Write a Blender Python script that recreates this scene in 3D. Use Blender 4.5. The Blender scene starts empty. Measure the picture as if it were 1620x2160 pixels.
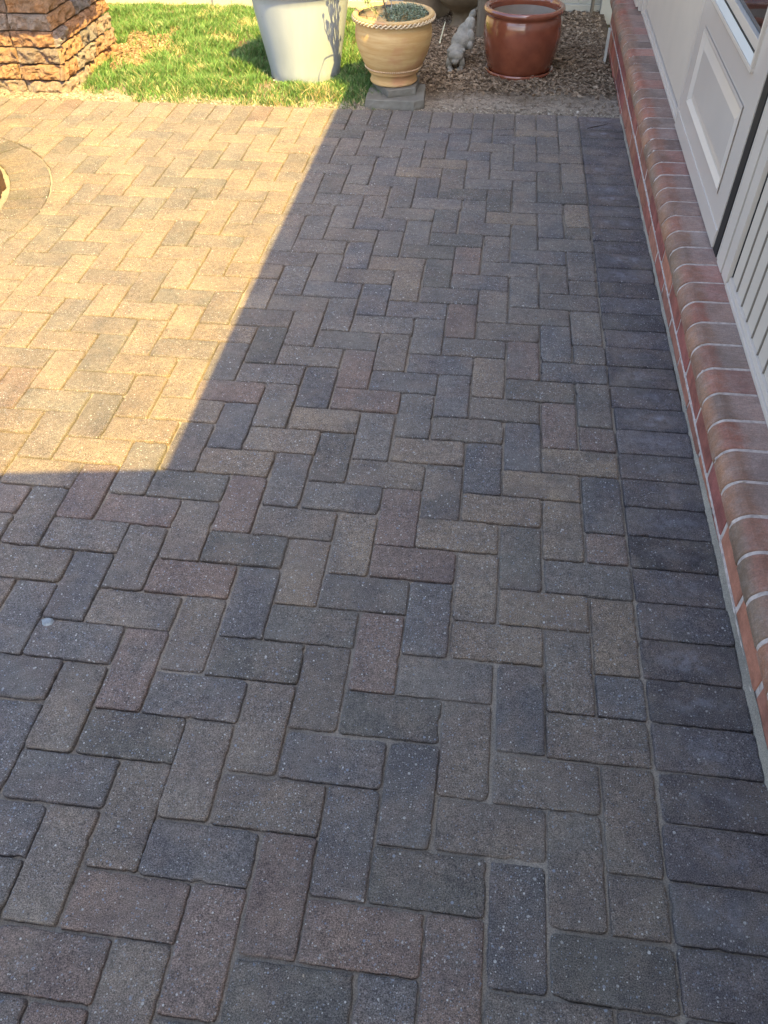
import bpy, bmesh, math, random
import numpy as np
from mathutils import Vector, Matrix, noise
R = math.radians
random.seed(7); rng = np.random.default_rng(7)
scene = bpy.context.scene
col = scene.collection

# ------------------------------------------------------------------ camera, sky, sun, exposure
cam = bpy.data.objects.new('camera', bpy.data.cameras.new('camera'))
col.objects.link(cam); scene.camera = cam
cam.location = (-0.39403, -0.54004, 1.39078)
cam.rotation_euler = (R(44.3947), R(0.7635), R(7.3832))
cam.data.sensor_fit = 'VERTICAL'; cam.data.sensor_height = 36.0
cam.data.lens = 1659.31 / 2160 * 36
cam.data.clip_start = 0.02; cam.data.clip_end = 400

SUN = Vector((0.386, -0.514, 0.766)).normalized()
world = bpy.data.worlds.new("World"); scene.world = world; world.use_nodes = True
wn = world.node_tree.nodes; wl = world.node_tree.links
bg = wn['Background']; sky = wn.new('ShaderNodeTexSky'); sky.sky_type = 'NISHITA'
sky.sun_disc = False
sky.sun_elevation = math.asin(SUN.z); sky.sun_rotation = math.atan2(SUN.x, SUN.y)
sky.air_density = 1.0; sky.dust_density = 2.5; sky.ozone_density = 1.0
wl.new(sky.outputs[0], bg.inputs[0]); bg.inputs[1].default_value = 0.15
sl = bpy.data.lights.new('sun', 'SUN'); sl.energy = 3.95; sl.angle = R(0.35); sl.color = (1.0, 0.74, 0.23)
sun = bpy.data.objects.new('sun', sl); col.objects.link(sun)
sun.rotation_euler = SUN.to_track_quat('Z', 'Y').to_euler()
scene.view_settings.view_transform = 'Standard'; scene.view_settings.look = 'None'
scene.view_settings.gamma = 1; scene.view_settings.exposure = 2.22
scene.view_settings.use_curve_mapping = False

# ------------------------------------------------------------------ helpers
def link(name, me, mats=None, parent=None, smooth=False):
    o = bpy.data.objects.new(name, me); col.objects.link(o)
    if mats:
        for m in (mats if isinstance(mats, (list, tuple)) else [mats]): me.materials.append(m)
    if parent: o.parent = parent
    if smooth: me.polygons.foreach_set('use_smooth', [True] * len(me.polygons))
    return o
def tag(o, label=None, cat=None, group=None, kind=None):
    if label: o['label'] = label
    if cat: o['category'] = cat
    if group: o['group'] = group
    if kind: o['kind'] = kind
    return o
def empty(name, loc=(0, 0, 0), rot=(0, 0, 0)):
    o = bpy.data.objects.new(name, None); col.objects.link(o); o.location = loc; o.rotation_euler = rot
    o.empty_display_size = 0.1
    return o

class MB:
    """collects verts / faces / per-face data into one mesh"""
    def __init__(s): s.v = []; s.f = []; s.c = []; s.m = []; s.uv = []
    def add(s, verts, faces, c=(1, 1, 1), m=0, uv=None):
        b = len(s.v); s.v += [tuple(x) for x in verts]
        s.uv += list(uv) if uv is not None else [(0, 0)] * len(verts)
        for f in faces: s.f.append(tuple(i + b for i in f)); s.c.append(c); s.m.append(m)
    def box(s, x0, x1, y0, y1, z0, z1, c=(1, 1, 1), m=0, bev=0.0):
        if bev <= 0:
            v = [(x, y, z) for x in (x0, x1) for y in (y0, y1) for z in (z0, z1)]
            s.add(v, [(0, 1, 3, 2), (4, 6, 7, 5), (0, 4, 5, 1), (2, 3, 7, 6), (0, 2, 6, 4), (1, 5, 7, 3)], c, m); return
        bm = bmesh.new(); bmesh.ops.create_cube(bm, size=1)
        for q in bm.verts: q.co = Vector(((x0 + x1) / 2 + q.co.x * (x1 - x0), (y0 + y1) / 2 + q.co.y * (y1 - y0), (z0 + z1) / 2 + q.co.z * (z1 - z0)))
        bmesh.ops.bevel(bm, geom=bm.edges[:], offset=bev, segments=2, affect='EDGES', profile=0.6)
        bm.verts.index_update()
        s.add([q.co[:] for q in bm.verts], [[q.index for q in f.verts] for f in bm.faces], c, m); bm.free()
    def tube(s, pts, rad, n=8, c=(1, 1, 1), m=0):
        rings = []
        for i, p in enumerate(pts):
            p = Vector(p); r = rad[i] if isinstance(rad, (list, tuple)) else rad
            d = (Vector(pts[min(i + 1, len(pts) - 1)]) - Vector(pts[max(i - 1, 0)])).normalized()
            a = d.cross(Vector((0.3, 0.2, 1)) if abs(d.z) < 0.9 else Vector((1, 0, 0))).normalized(); b = d.cross(a)
            rings.append([p + (a * math.cos(t) + b * math.sin(t)) * r for t in [2 * math.pi * k / n for k in range(n)]])
        v = [q for r_ in rings for q in r_]; f = []
        for i in range(len(pts) - 1):
            for k in range(n): f.append((i * n + k, i * n + (k + 1) % n, (i + 1) * n + (k + 1) % n, (i + 1) * n + k))
        f.append(tuple(range(n))[::-1]); f.append(tuple((len(pts) - 1) * n + k for k in range(n)))
        s.add(v, f, c, m)
    def lathe(s, prof, cx, cy, cz, n=64, c=(1, 1, 1), m=0, wob=None):
        v = []; f = []
        for i, (r, z) in enumerate(prof):
            for k in range(n):
                t = 2 * math.pi * k / n; rr = r + (wob(i, t, z) if wob else 0)
                v.append((cx + rr * math.cos(t), cy + rr * math.sin(t), cz + z))
        for i in range(len(prof) - 1):
            for k in range(n): f.append((i * n + k, i * n + (k + 1) % n, (i + 1) * n + (k + 1) % n, (i + 1) * n + k))
        f.append(tuple(range(n))[::-1]); f.append(tuple((len(prof) - 1) * n + k for k in range(n)))
        s.add(v, f, c, m)
    def build(s, name, mats, parent=None, smooth=False):
        me = bpy.data.meshes.new(name); me.from_pydata(s.v, [], s.f); me.update()
        at = me.attributes.new('tint', 'FLOAT_COLOR', 'CORNER')
        cc = np.ones((len(me.loops), 4), np.float32)
        n = np.array([len(f) for f in s.f]); cc[:, :3] = np.repeat(np.array(s.c, np.float32), n, axis=0)
        at.data.foreach_set('color', cc.ravel())
        lv = np.zeros(len(me.loops), np.int32); me.loops.foreach_get('vertex_index', lv)
        uvl = me.uv_layers.new(name='local'); uvl.data.foreach_set('uv', np.array(s.uv, np.float32)[lv].ravel())
        me.polygons.foreach_set('material_index', s.m)
        if not isinstance(mats, (list, tuple)): mats = [mats]
        return link(name, me, mats, parent, smooth)

class NT:
    def __init__(s, name, rough=0.8, spec=0.3):
        s.mat = bpy.data.materials.new(name); s.mat.use_nodes = True
        s.t = s.mat.node_tree; s.b = s.t.nodes['Principled BSDF']
        s.b.inputs['Roughness'].default_value = rough; s.b.inputs['Specular IOR Level'].default_value = spec
        s.geo = s.t.nodes.new('ShaderNodeNewGeometry')
        s.tc = s.t.nodes.new('ShaderNodeTexCoord')
    def obj(s): return s.tc.outputs['Object']
    def n(s, ty, **k):
        q = s.t.nodes.new(ty)
        for a, v in k.items(): setattr(q, a, v)
        return q
    def l(s, a, b): s.t.links.new(a, b)
    def noise(s, scale, detail=4, rough=0.55, vec=None):
        q = s.n('ShaderNodeTexNoise'); q.inputs['Scale'].default_value = scale; q.inputs['Detail'].default_value = detail
        q.inputs['Roughness'].default_value = rough; s.l(vec or s.obj(), q.inputs['Vector']); return q.outputs['Fac']
    def voro(s, scale, vec=None, feature='F1'):
        q = s.n('ShaderNodeTexVoronoi', feature=feature); q.inputs['Scale'].default_value = scale; s.l(vec or s.obj(), q.inputs['Vector']); return q
    def ramp(s, fac, stops, interp='LINEAR'):
        q = s.n('ShaderNodeValToRGB'); q.color_ramp.interpolation = interp; e = q.color_ramp.elements
        while len(e) < len(stops): e.new(0.5)
        for a, (p, c) in zip(e, stops): a.position = p; a.color = (*c, 1) if not isinstance(c, (int, float)) else (c, c, c, 1)
        s.l(fac, q.inputs[0]); return q.outputs['Color']
    def mix(s, fac, a, b, mode='MIX'):
        q = s.n('ShaderNodeMix', data_type='RGBA', blend_type=mode)
        for inp, v in ((q.inputs[0], fac), (q.inputs[6], a), (q.inputs[7], b)):
            if isinstance(v, (int, float)): inp.default_value = v
            elif isinstance(v, tuple): inp.default_value = (*v, 1)
            else: s.l(v, inp)
        return q.outputs[2]
    def math(s, op, a, b=0.0, c=None):
        q = s.n('ShaderNodeMath', operation=op)
        for i, v in enumerate((a, b, c)):
            if v is None: continue
            if isinstance(v, (int, float)): q.inputs[i].default_value = v
            else: s.l(v, q.inputs[i])
        return q.outputs[0]
    def attr(s, name='tint'):
        q = s.n('ShaderNodeAttribute', attribute_name=name); return q
    def bump(s, h, strength=0.5, dist=0.002, prev=None):
        q = s.n('ShaderNodeBump'); q.inputs['Strength'].default_value = strength; q.inputs['Distance'].default_value = dist
        s.l(h, q.inputs['Height'])
        if prev: s.l(prev, q.inputs['Normal'])
        return q.outputs['Normal']
    def out(s, color=None, normal=None, rough=None):
        if color is not None:
            if isinstance(color, tuple): s.b.inputs['Base Color'].default_value = (*color, 1)
            else: s.l(color, s.b.inputs['Base Color'])
        if normal is not None: s.l(normal, s.b.inputs['Normal'])
        if rough is not None: s.l(rough, s.b.inputs['Roughness'])
        return s.mat

# ------------------------------------------------------------------ materials
def m_paver():
    k = NT('tumbled_concrete_paver', 0.72, 0.35)
    a = k.attr(); base = a.outputs['Color']
    n1 = k.noise(9, 4, 0.6); n2 = k.noise(60, 3, 0.6); n3 = k.noise(480, 3, 0.8)
    off = k.n('ShaderNodeVectorMath', operation='MULTIPLY_ADD'); k.l(base, off.inputs[0]); off.inputs[1].default_value = (300, 300, 300); k.l(k.obj(), off.inputs[2])
    bl1 = k.ramp(k.noise(9.5, 3, .55, off.outputs[0]), [(0.47, 0.0), (0.60, 1.0)]); bl2 = k.ramp(k.noise(8, 3, .55, off.outputs[0]), [(0.30, 1.0), (0.44, 0.0)])
    c0 = k.mix(k.math('MULTIPLY', bl1, .42), base, (0.225, 0.168, 0.135)); c0 = k.mix(k.math('MULTIPLY', bl2, .45), c0, (0.145, 0.132, 0.122))
    c = k.mix(1.0, c0, k.ramp(n1, [(0.3, (0.78, 0.79, 0.84)), (0.7, (1.22, 1.18, 1.10))]), 'MULTIPLY')
    c = k.mix(1.0, c, k.ramp(n2, [(0.25, 0.72), (0.75, 1.25)]), 'MULTIPLY')
    c = k.mix(1.0, c, k.ramp(n3, [(0.38, 0.34), (0.50, 0.96), (0.62, 1.7)]), 'MULTIPLY')
    wn_ = k.n('ShaderNodeTexWhiteNoise', noise_dimensions='3D'); k.l(base, wn_.inputs['Vector']); rnd = wn_.outputs['Value']
    # exposed aggregate: small pale and blue grey stones, a few large ones
    for sc, th, rad, w in ((300, 0.85, 0.36, 0.85), (180, 0.92, 0.33, 0.9), (95, 0.955, 0.26, 0.9)):
        v = k.voro(sc)
        sep = k.n('ShaderNodeSeparateColor'); k.l(v.outputs['Color'], sep.inputs[0])
        msk = k.math('MULTIPLY', k.math('GREATER_THAN', sep.outputs[0], k.math('ADD', k.math('MULTIPLY', rnd, (1 - th) * 1.1), th - (1 - th) * .45)), k.math('LESS_THAN', v.outputs['Distance'], rad))
        stone = k.ramp(sep.outputs[1], [(0.0, (0.20, 0.23, 0.28)), (0.45, (0.32, 0.34, 0.37)), (0.75, (0.46, 0.43, 0.38)), (1.0, (0.75, 0.72, 0.66))])
        c = k.mix(k.math('MULTIPLY', msk, k.math('MULTIPLY_ADD', k.attr('border').outputs['Fac'], -.45, w)), c, stone)
    v = k.voro(150); sep = k.n('ShaderNodeSeparateColor'); k.l(v.outputs['Color'], sep.inputs[0])
    pit = k.math('MULTIPLY', k.math('GREATER_THAN', sep.outputs[2], 0.90), k.math('LESS_THAN', v.outputs['Distance'], 0.28))
    c = k.mix(k.math('MULTIPLY', pit, 0.5), c, (0.03, 0.027, 0.025))
    # efflorescence bloom in the middle of the border bricks (local paver coordinates, border flag in alpha)
    uv = k.n('ShaderNodeUVMap', uv_map='local'); sp = k.n('ShaderNodeSeparateXYZ'); k.l(uv.outputs[0], sp.inputs[0])
    r2 = k.math('ADD', k.math('POWER', k.math('MULTIPLY', sp.outputs[0], 1.05), 2.0), k.math('POWER', k.math('MULTIPLY', sp.outputs[1], 1.25), 2.0))
    bl = k.math('MULTIPLY', k.ramp(r2, [(0.0, 1.0), (0.75, 0.0)]), k.ramp(k.noise(26, 5, 0.65), [(0.44, 0.0), (0.68, 1.0)]))
    flag = k.attr('border').outputs['Fac']
    c = k.mix(k.math('MULTIPLY', k.math('MULTIPLY', bl, flag), 0.55), c, (0.36, 0.36, 0.40))
    # thin dusting of joint sand
    c = k.mix(k.math('MULTIPLY', k.ramp(k.noise(5.5, 6, 0.7), [(0.48, 0.0), (0.72, 1.0)]), 0.28), c, (0.33, 0.29, 0.23))
    h = k.math('ADD', k.math('MULTIPLY', k.noise(330, 4, 0.8), 0.75), k.math('MULTIPLY', n2, 0.35))
    nb = k.bump(h, 1.0, 0.009)
    nb = k.bump(k.math('MULTIPLY', pit, -1.0), 0.5, 0.002, nb)
    return k.out(c, nb)
def m_sand(name, c0, c1, sc=1.0):
    k = NT(name, 0.95, 0.1)
    c = k.mix(k.ramp(k.noise(7 * sc, 5), [(0.35, 0.0), (0.65, 1.0)]), c0, c1)
    c = k.mix(1.0, c, k.ramp(k.noise(380, 2, 0.8), [(0.3, 0.6), (0.7, 1.4)]), 'MULTIPLY')
    return k.out(c, k.bump(k.noise(260, 3, 0.8), 0.8, 0.004))
def m_tint(name, rough=0.8, spec=0.3, var=0.25, sc=40, bump=0.3, dist=0.002, bsc=200, fine=0.0):
    k = NT(name, rough, spec)
    c = k.mix(1.0, k.attr().outputs['Color'], k.ramp(k.noise(sc, 5, 0.6), [(0.3, 1 - var), (0.7, 1 + var)]), 'MULTIPLY')
    if fine: c = k.mix(1.0, c, k.ramp(k.noise(bsc, 2, 0.7), [(0.3, 1 - fine), (0.7, 1 + fine)]), 'MULTIPLY')
    return k.out(c, k.bump(k.noise(bsc, 4, 0.65), bump, dist) if bump else None)
def m_rock():
    k = NT('rock_face_block', 0.88, 0.25)
    n1 = k.ramp(k.noise(11, 5, 0.62), [(0.36, 0.0), (0.6, 1.0)])
    c = k.mix(n1, (0.31, 0.165, 0.085), (0.185, 0.155, 0.13))
    c = k.mix(0.6, c, k.attr().outputs['Color'])
    c = k.mix(1.0, c, k.ramp(k.noise(48, 5, 0.75), [(0.3, 0.62), (0.7, 1.35)]), 'MULTIPLY')
    return k.out(c, k.bump(k.noise(130, 5, 0.75), 1.0, 0.008))
def m_ledge_brick():
    k = NT('bullnose_brick', 0.62, 0.35)
    sp = k.n('ShaderNodeSeparateXYZ'); k.l(k.obj(), sp.inputs[0])
    base = k.attr().outputs['Color']
    uv = k.n('ShaderNodeUVMap', uv_map='local'); su = k.n('ShaderNodeSeparateXYZ'); k.l(uv.outputs[0], su.inputs[0])
    # kiln flashing: orange to olive band along the nose of each brick, dull weathered film on the flat top
    wn_ = k.n('ShaderNodeTexWhiteNoise', noise_dimensions='3D'); k.l(base, wn_.inputs['Vector'])
    sr = k.n('ShaderNodeSeparateColor'); k.l(wn_.outputs['Color'], sr.inputs[0])
    edge = k.math('ADD', su.outputs[0], k.math('MULTIPLY', k.math('SUBTRACT', k.noise(42, 5, .65), 0.5), 0.30))
    edge = k.math('ADD', edge, k.math('MULTIPLY', sr.outputs[2], -0.22))
    rust = k.ramp(sr.outputs[0], [(0.0, (0.29, 0.085, 0.055)), (0.4, (0.27, 0.11, 0.07)), (0.7, (0.22, 0.125, 0.08)), (1.0, (0.17, 0.11, 0.08))])
    lip = k.ramp(sr.outputs[1], [(0.0, (0.33, 0.16, 0.08)), (0.4, (0.26, 0.12, 0.07)), (0.7, (0.20, 0.13, 0.08)), (1.0, (0.15, 0.11, 0.075))])
    c = k.mix(k.ramp(edge, [(0.28, 1.0), (0.44, 0.0)]), base, rust)
    c = k.mix(k.ramp(k.math('ADD', su.outputs[0], k.math('MULTIPLY', k.math('SUBTRACT', k.noise(25, 3), 0.5), 0.12)), [(0.05, 0.9), (0.17, 0.0)]), c, lip)
    c = k.mix(k.math('MULTIPLY', k.ramp(k.noise(34, 5, .7), [(0.45, 0.0), (0.7, 1.0)]), .35), c, (0.34, 0.27, 0.23))
    mp = k.n('ShaderNodeMapping'); mp.inputs['Scale'].default_value = (45, 150, 90); k.l(k.obj(), mp.inputs[0])
    c = k.mix(1.0, c, k.ramp(k.noise(1.0, 5, 0.7, mp.outputs[0]), [(0.3, 0.82), (0.7, 1.18)]), 'MULTIPLY')
    c = k.mix(1.0, c, k.ramp(k.noise(300, 3, .8), [(0.32, 0.72), (0.68, 1.25)]), 'MULTIPLY')
    c = k.mix(1.0, c, k.ramp(k.noise(9, 4), [(0.3, 0.78), (0.7, 1.2)]), 'MULTIPLY')
    return k.out(c, k.bump(k.noise(240, 4, 0.7), 0.5, 0.003))
def m_plain(name, colr, rough=0.6, spec=0.4, var=0.06, sc=12, bump=0.0, bsc=150, metal=0.0, coat=0.0):
    k = NT(name, rough, spec)
    c = k.mix(1.0, colr, k.ramp(k.noise(sc, 5, 0.6), [(0.3, 1 - var), (0.7, 1 + var)]), 'MULTIPLY')
    k.b.inputs['Metallic'].default_value = metal; k.b.inputs['Coat Weight'].default_value = coat; k.b.inputs['Coat Roughness'].default_value = 0.08
    return k.out(c, k.bump(k.noise(bsc, 3), bump, 0.002) if bump else None)

M = {}
M['paver'] = m_paver()
M['joint'] = m_sand('joint_sand', (0.33, 0.28, 0.22), (0.22, 0.19, 0.155))
M['soil'] = m_sand('bare_soil', (0.12, 0.085, 0.055), (0.07, 0.048, 0.03))
M['rock'] = m_rock()
M['brick'] = m_ledge_brick()
M['mortar'] = m_plain('pale_mortar', (0.46, 0.375, 0.32), 0.95, 0.1, 0.3, 70, 1.0, 260)
M['door'] = m_plain('beige_door_paint', (0.53, 0.45, 0.375), 0.22, 0.5, 0.03, 3, 0.03, 400)
M['trim'] = m_plain('beige_trim', (0.53, 0.45, 0.37), 0.35, 0.5, 0.04, 6)
M['siding'] = m_plain('beige_siding', (0.51, 0.43, 0.345), 0.5, 0.35, 0.04, 5)
M['sill'] = m_plain('pale_window_sill', (0.50, 0.48, 0.43), 0.35, 0.5, 0.02, 5)
M['rubber'] = m_plain('black_weatherstrip', (0.015, 0.014, 0.014), 0.6, 0.3)
M['glass'] = m_plain('dark_glass', (0.03, 0.022, 0.018), 0.04, 0.6)
M['vinyl'] = m_plain('cream_vinyl', (0.42, 0.39, 0.31), 0.45, 0.4, 0.05, 4)
M['grass'] = m_tint('grass_blade', 0.55, 0.3, 0.15, 20, 0)
M['chips'] = m_tint('bark_chip', 0.9, 0.15, 0.35, 60, 0.6, 0.003, 200)

# ------------------------------------------------------------------ ground
def ground_mat():
    k = NT('open_ground', 0.95, 0.1)
    c = k.mix(k.ramp(k.noise(1.3, 5), [(0.4, 0.0), (0.6, 1.0)]), (0.05, 0.085, 0.02), (0.13, 0.10, 0.06))
    return k.out(c, k.bump(k.noise(60, 5), 0.8, 0.02))
g = MB(); g.add([(-60, -60, -0.05), (60, -60, -0.05), (60, 60, -0.05), (-60, 60, -0.05)], [(0, 1, 2, 3)])
tag(g.build('ground', ground_mat()), kind='structure')

# ------------------------------------------------------------------ patio paving
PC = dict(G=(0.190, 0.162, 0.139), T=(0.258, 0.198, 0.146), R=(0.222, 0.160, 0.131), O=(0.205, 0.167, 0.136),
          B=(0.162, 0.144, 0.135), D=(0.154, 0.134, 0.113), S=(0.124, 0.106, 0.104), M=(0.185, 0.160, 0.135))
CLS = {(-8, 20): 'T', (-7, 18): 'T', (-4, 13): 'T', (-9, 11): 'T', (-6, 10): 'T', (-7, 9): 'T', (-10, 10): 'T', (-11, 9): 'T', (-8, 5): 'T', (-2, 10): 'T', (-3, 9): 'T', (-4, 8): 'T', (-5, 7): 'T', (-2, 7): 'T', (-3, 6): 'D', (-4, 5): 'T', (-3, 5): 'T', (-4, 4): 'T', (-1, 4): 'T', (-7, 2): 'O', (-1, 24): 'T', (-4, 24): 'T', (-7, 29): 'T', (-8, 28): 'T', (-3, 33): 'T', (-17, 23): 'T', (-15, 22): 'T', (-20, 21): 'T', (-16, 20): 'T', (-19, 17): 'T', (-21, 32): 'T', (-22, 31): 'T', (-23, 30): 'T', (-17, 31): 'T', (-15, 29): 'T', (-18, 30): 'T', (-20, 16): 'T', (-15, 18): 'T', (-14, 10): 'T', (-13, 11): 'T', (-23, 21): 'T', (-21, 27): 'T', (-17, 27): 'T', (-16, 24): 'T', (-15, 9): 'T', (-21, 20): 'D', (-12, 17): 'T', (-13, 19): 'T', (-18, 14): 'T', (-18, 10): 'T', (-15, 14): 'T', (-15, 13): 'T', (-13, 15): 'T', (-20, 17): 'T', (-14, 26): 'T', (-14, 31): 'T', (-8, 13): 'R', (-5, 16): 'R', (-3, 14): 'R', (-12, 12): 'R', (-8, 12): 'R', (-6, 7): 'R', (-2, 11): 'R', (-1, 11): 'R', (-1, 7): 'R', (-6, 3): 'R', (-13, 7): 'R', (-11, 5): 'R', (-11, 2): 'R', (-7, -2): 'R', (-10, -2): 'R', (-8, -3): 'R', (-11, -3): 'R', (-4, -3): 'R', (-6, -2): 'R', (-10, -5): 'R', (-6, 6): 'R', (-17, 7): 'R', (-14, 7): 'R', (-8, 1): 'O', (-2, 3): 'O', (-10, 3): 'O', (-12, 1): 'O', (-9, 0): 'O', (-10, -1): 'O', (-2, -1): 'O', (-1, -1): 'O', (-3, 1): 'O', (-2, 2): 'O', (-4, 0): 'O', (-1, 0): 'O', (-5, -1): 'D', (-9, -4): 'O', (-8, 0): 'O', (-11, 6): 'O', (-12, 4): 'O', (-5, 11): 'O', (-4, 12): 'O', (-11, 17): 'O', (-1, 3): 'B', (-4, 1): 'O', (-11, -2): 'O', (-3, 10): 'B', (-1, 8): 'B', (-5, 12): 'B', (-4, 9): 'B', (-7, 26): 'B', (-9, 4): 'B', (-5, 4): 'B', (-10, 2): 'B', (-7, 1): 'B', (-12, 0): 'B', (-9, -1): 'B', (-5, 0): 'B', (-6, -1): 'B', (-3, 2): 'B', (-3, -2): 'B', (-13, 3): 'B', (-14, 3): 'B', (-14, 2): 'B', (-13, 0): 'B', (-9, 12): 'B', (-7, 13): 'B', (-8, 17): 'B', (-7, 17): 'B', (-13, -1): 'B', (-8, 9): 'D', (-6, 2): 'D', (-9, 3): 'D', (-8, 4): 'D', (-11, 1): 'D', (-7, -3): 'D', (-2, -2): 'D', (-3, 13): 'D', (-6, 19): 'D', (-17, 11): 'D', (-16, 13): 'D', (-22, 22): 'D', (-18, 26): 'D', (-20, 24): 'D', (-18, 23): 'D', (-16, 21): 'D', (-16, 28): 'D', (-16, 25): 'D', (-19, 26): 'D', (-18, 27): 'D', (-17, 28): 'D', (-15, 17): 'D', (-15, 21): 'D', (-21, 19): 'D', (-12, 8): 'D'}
PITC = (-3.0466, 2.2514); RR = 0.870; RI = 0.700
Y_END = 3.372
def resample(poly, step):
    out = []; n = len(poly)
    for i in range(n):
        a = np.array(poly[i]); b = np.array(poly[(i + 1) % n]); L = np.hypot(*(b - a)); m = max(1, int(round(L / step)))
        for q in range(m): out.append(a + (b - a) * q / m)
    return np.array(out)
def clip_half(poly, nx, ny, d):   # keep n.p >= d
    out = []
    for i in range(len(poly)):
        a, b = poly[i], poly[(i + 1) % len(poly)]
        da = a[0] * nx + a[1] * ny - d; db = b[0] * nx + b[1] * ny - d
        if da >= 0: out.append(a)
        if (da >= 0) != (db >= 0):
            t = da / (da - db); out.append((a[0] + (b[0] - a[0]) * t, a[1] + (b[1] - a[1]) * t))
    return out
def chop(poly, r):                 # rounded (cut) corners
    out = []; n = len(poly)
    for i in range(n):
        p0, p, p2 = (np.array(poly[(i + q) % n]) for q in (-1, 0, 1))
        a = (p0 - p); la = np.hypot(*a); b = (p2 - p); lb = np.hypot(*b); rr = min(r * random.uniform(0.5, 1.6), la * 0.35, lb * 0.35)
        A = p + a / la * rr; B = p + b / lb * rr
        for t in (0, 0.33, 0.67, 1): out.append(tuple((1 - t) ** 2 * A + 2 * t * (1 - t) * p + t * t * B))
    return out
pav = MB(); border_flags = []; pav_tops = []
def add_paver(poly, colr, border=0.0, rough=1.0, ang=None):
    cx = sum(q[0] for q in poly) / len(poly); cy = sum(q[1] for q in poly) / len(poly)
    dist = math.hypot(cx + 0.4, cy + 0.5)
    step = 0.006 if dist < 1.6 else (0.011 if dist < 2.8 else 0.022)
    P = resample(chop(poly, 0.0085 * rough), step)
    n = len(P)
    # outward normals
    T = np.roll(P, -1, 0) - np.roll(P, 1, 0); T /= np.maximum(np.hypot(T[:, 0], T[:, 1]), 1e-6)[:, None]
    N = np.stack([T[:, 1], -T[:, 0]], 1)
    sd = random.uniform(0, 100)
    wob = np.array([noise.noise(Vector((q[0] * 45, q[1] * 45, sd))) for q in P]) * 0.0013 * rough
    fine = np.array([noise.noise(Vector((q[0] * 210, q[1] * 210, sd))) for q in P]) * 0.0020 * rough
    chip = np.array([max(0, noise.noise(Vector((q[0] * 30, q[1] * 30, sd + 9))) - 0.34) for q in P]) * 0.012 * rough
    off = -np.abs(wob) + fine - chip
    z0 = random.gauss(0, 0.0011); tx = random.gauss(0, 0.006); ty = random.gauss(0, 0.006)
    ch = 0.0038 * (0.7 + 0.6 * random.random())
    rings = [(-0.010, 0.0), (-0.0036 - chip * 0.4, -0.0003), (-0.0018 + fine * .5, -0.0013), (-0.0005, -ch), (0.0, -0.0105), (0.0, -0.04)]
    V = []; UV = []
    w = max(abs(q[0] - cx) for q in poly); h = max(abs(q[1] - cy) for q in poly)
    for ins, dz in rings:
        base = P + N * off[:, None]
        Q = (base - (cx, cy)) * (1 + np.stack([ins / w * np.ones(n), ins / h * np.ones(n)], 1)) + (cx, cy)
        z = z0 + tx * (Q[:, 0] - cx) + ty * (Q[:, 1] - cy) + dz
        for (x, y), zz in zip(Q, z):
            V.append((x, y, zz))
            u = (x - cx) / w; vv = (y - cy) / h
            if ang is not None:
                dx, dy = x - cx, y - cy; u = (dx * math.cos(ang) + dy * math.sin(ang)) / 0.1; vv = (-dx * math.sin(ang) + dy * math.cos(ang)) / 0.05
            UV.append((u, vv))
    F = [tuple(range(n))]
    for r in range(len(rings) - 1):
        for q in range(n): F.append((r * n + q, (r + 1) * n + q, (r + 1) * n + (q + 1) % n, r * n + (q + 1) % n))
    pav_tops.append(len(pav.f)); pav.add(V, F, colr, 0, UV); border_flags.extend([border] * len(F))
def vary(c, s=0.10):
    b = random.gauss(1, s); w = random.gauss(0, s * .12); return tuple(max(0.02, x * b * (1 + w * q)) for x, q in zip(c, (1, 0, -1)))
for i in range(-34, 0):
    for j in range(-14, 36):
        k = (i - j) % 4
        if k == 0: x0, x1, y0, y1 = i * .1, i * .1 + .2, j * .1, j * .1 + .1
        elif k == 3: x0, x1, y0, y1 = i * .1, i * .1 + .1, j * .1, j * .1 + .2
        elif k == 1 and False: continue
        else: continue
        x1 = min(x1, 0.0); y1 = min(y1, Y_END)
        if x1 - x0 < 0.03 or y1 - y0 < 0.018: continue
        jx, jy = random.gauss(0, .0012), random.gauss(0, .0012); gp = 0.0013 + abs(random.gauss(0, 0.0005))
        poly = [(x0 + gp + jx, y0 + gp + jy), (x1 - gp + jx, y0 + gp + jy), (x1 - gp + jx, y1 - gp + jy), (x0 + gp + jx, y1 - gp + jy)]
        cx, cy = (x0 + x1) / 2, (y0 + y1) / 2
        dx, dy = cx - PITC[0], cy - PITC[1]; dd = math.hypot(dx, dy)
        if dd < RR + 0.13:
            poly = clip_half(poly, dx / dd, dy / dd, (PITC[0] * dx + PITC[1] * dy) / dd + RR + 0.002)
            if len(poly) < 3: continue
            ar = abs(sum(poly[q][0] * poly[(q + 1) % len(poly)][1] - poly[(q + 1) % len(poly)][0] * poly[q][1] for q in range(len(poly)))) / 2
            if ar < 0.0005: continue
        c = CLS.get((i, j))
        if c == 'D' and cx < -1.3 and cy > 0.9: c = 'M'  # dark class lifted inside the sun patch to soften its contrast
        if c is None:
            sun_patch = cx < -1.2 and cy > 0.8  # lighter tan mix: the sunlit area's warm tone put into paver colour
            c = random.choices('GTROBD', (4, 8, 0.6, 5, 0.0, 0.2) if sun_patch else (9, 0.5, 0.8, 4, 2.5, 1.6))[0]
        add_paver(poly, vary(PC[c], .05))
# left column of the half pavers: cells where a horizontal paver begins outside are all covered above; border cuts:
for j in range(-14, 34):
    if (0 - j) % 4 == 1:      # right half of a horizontal paver cut at the border line lies at i = -1 already
        pass
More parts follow.
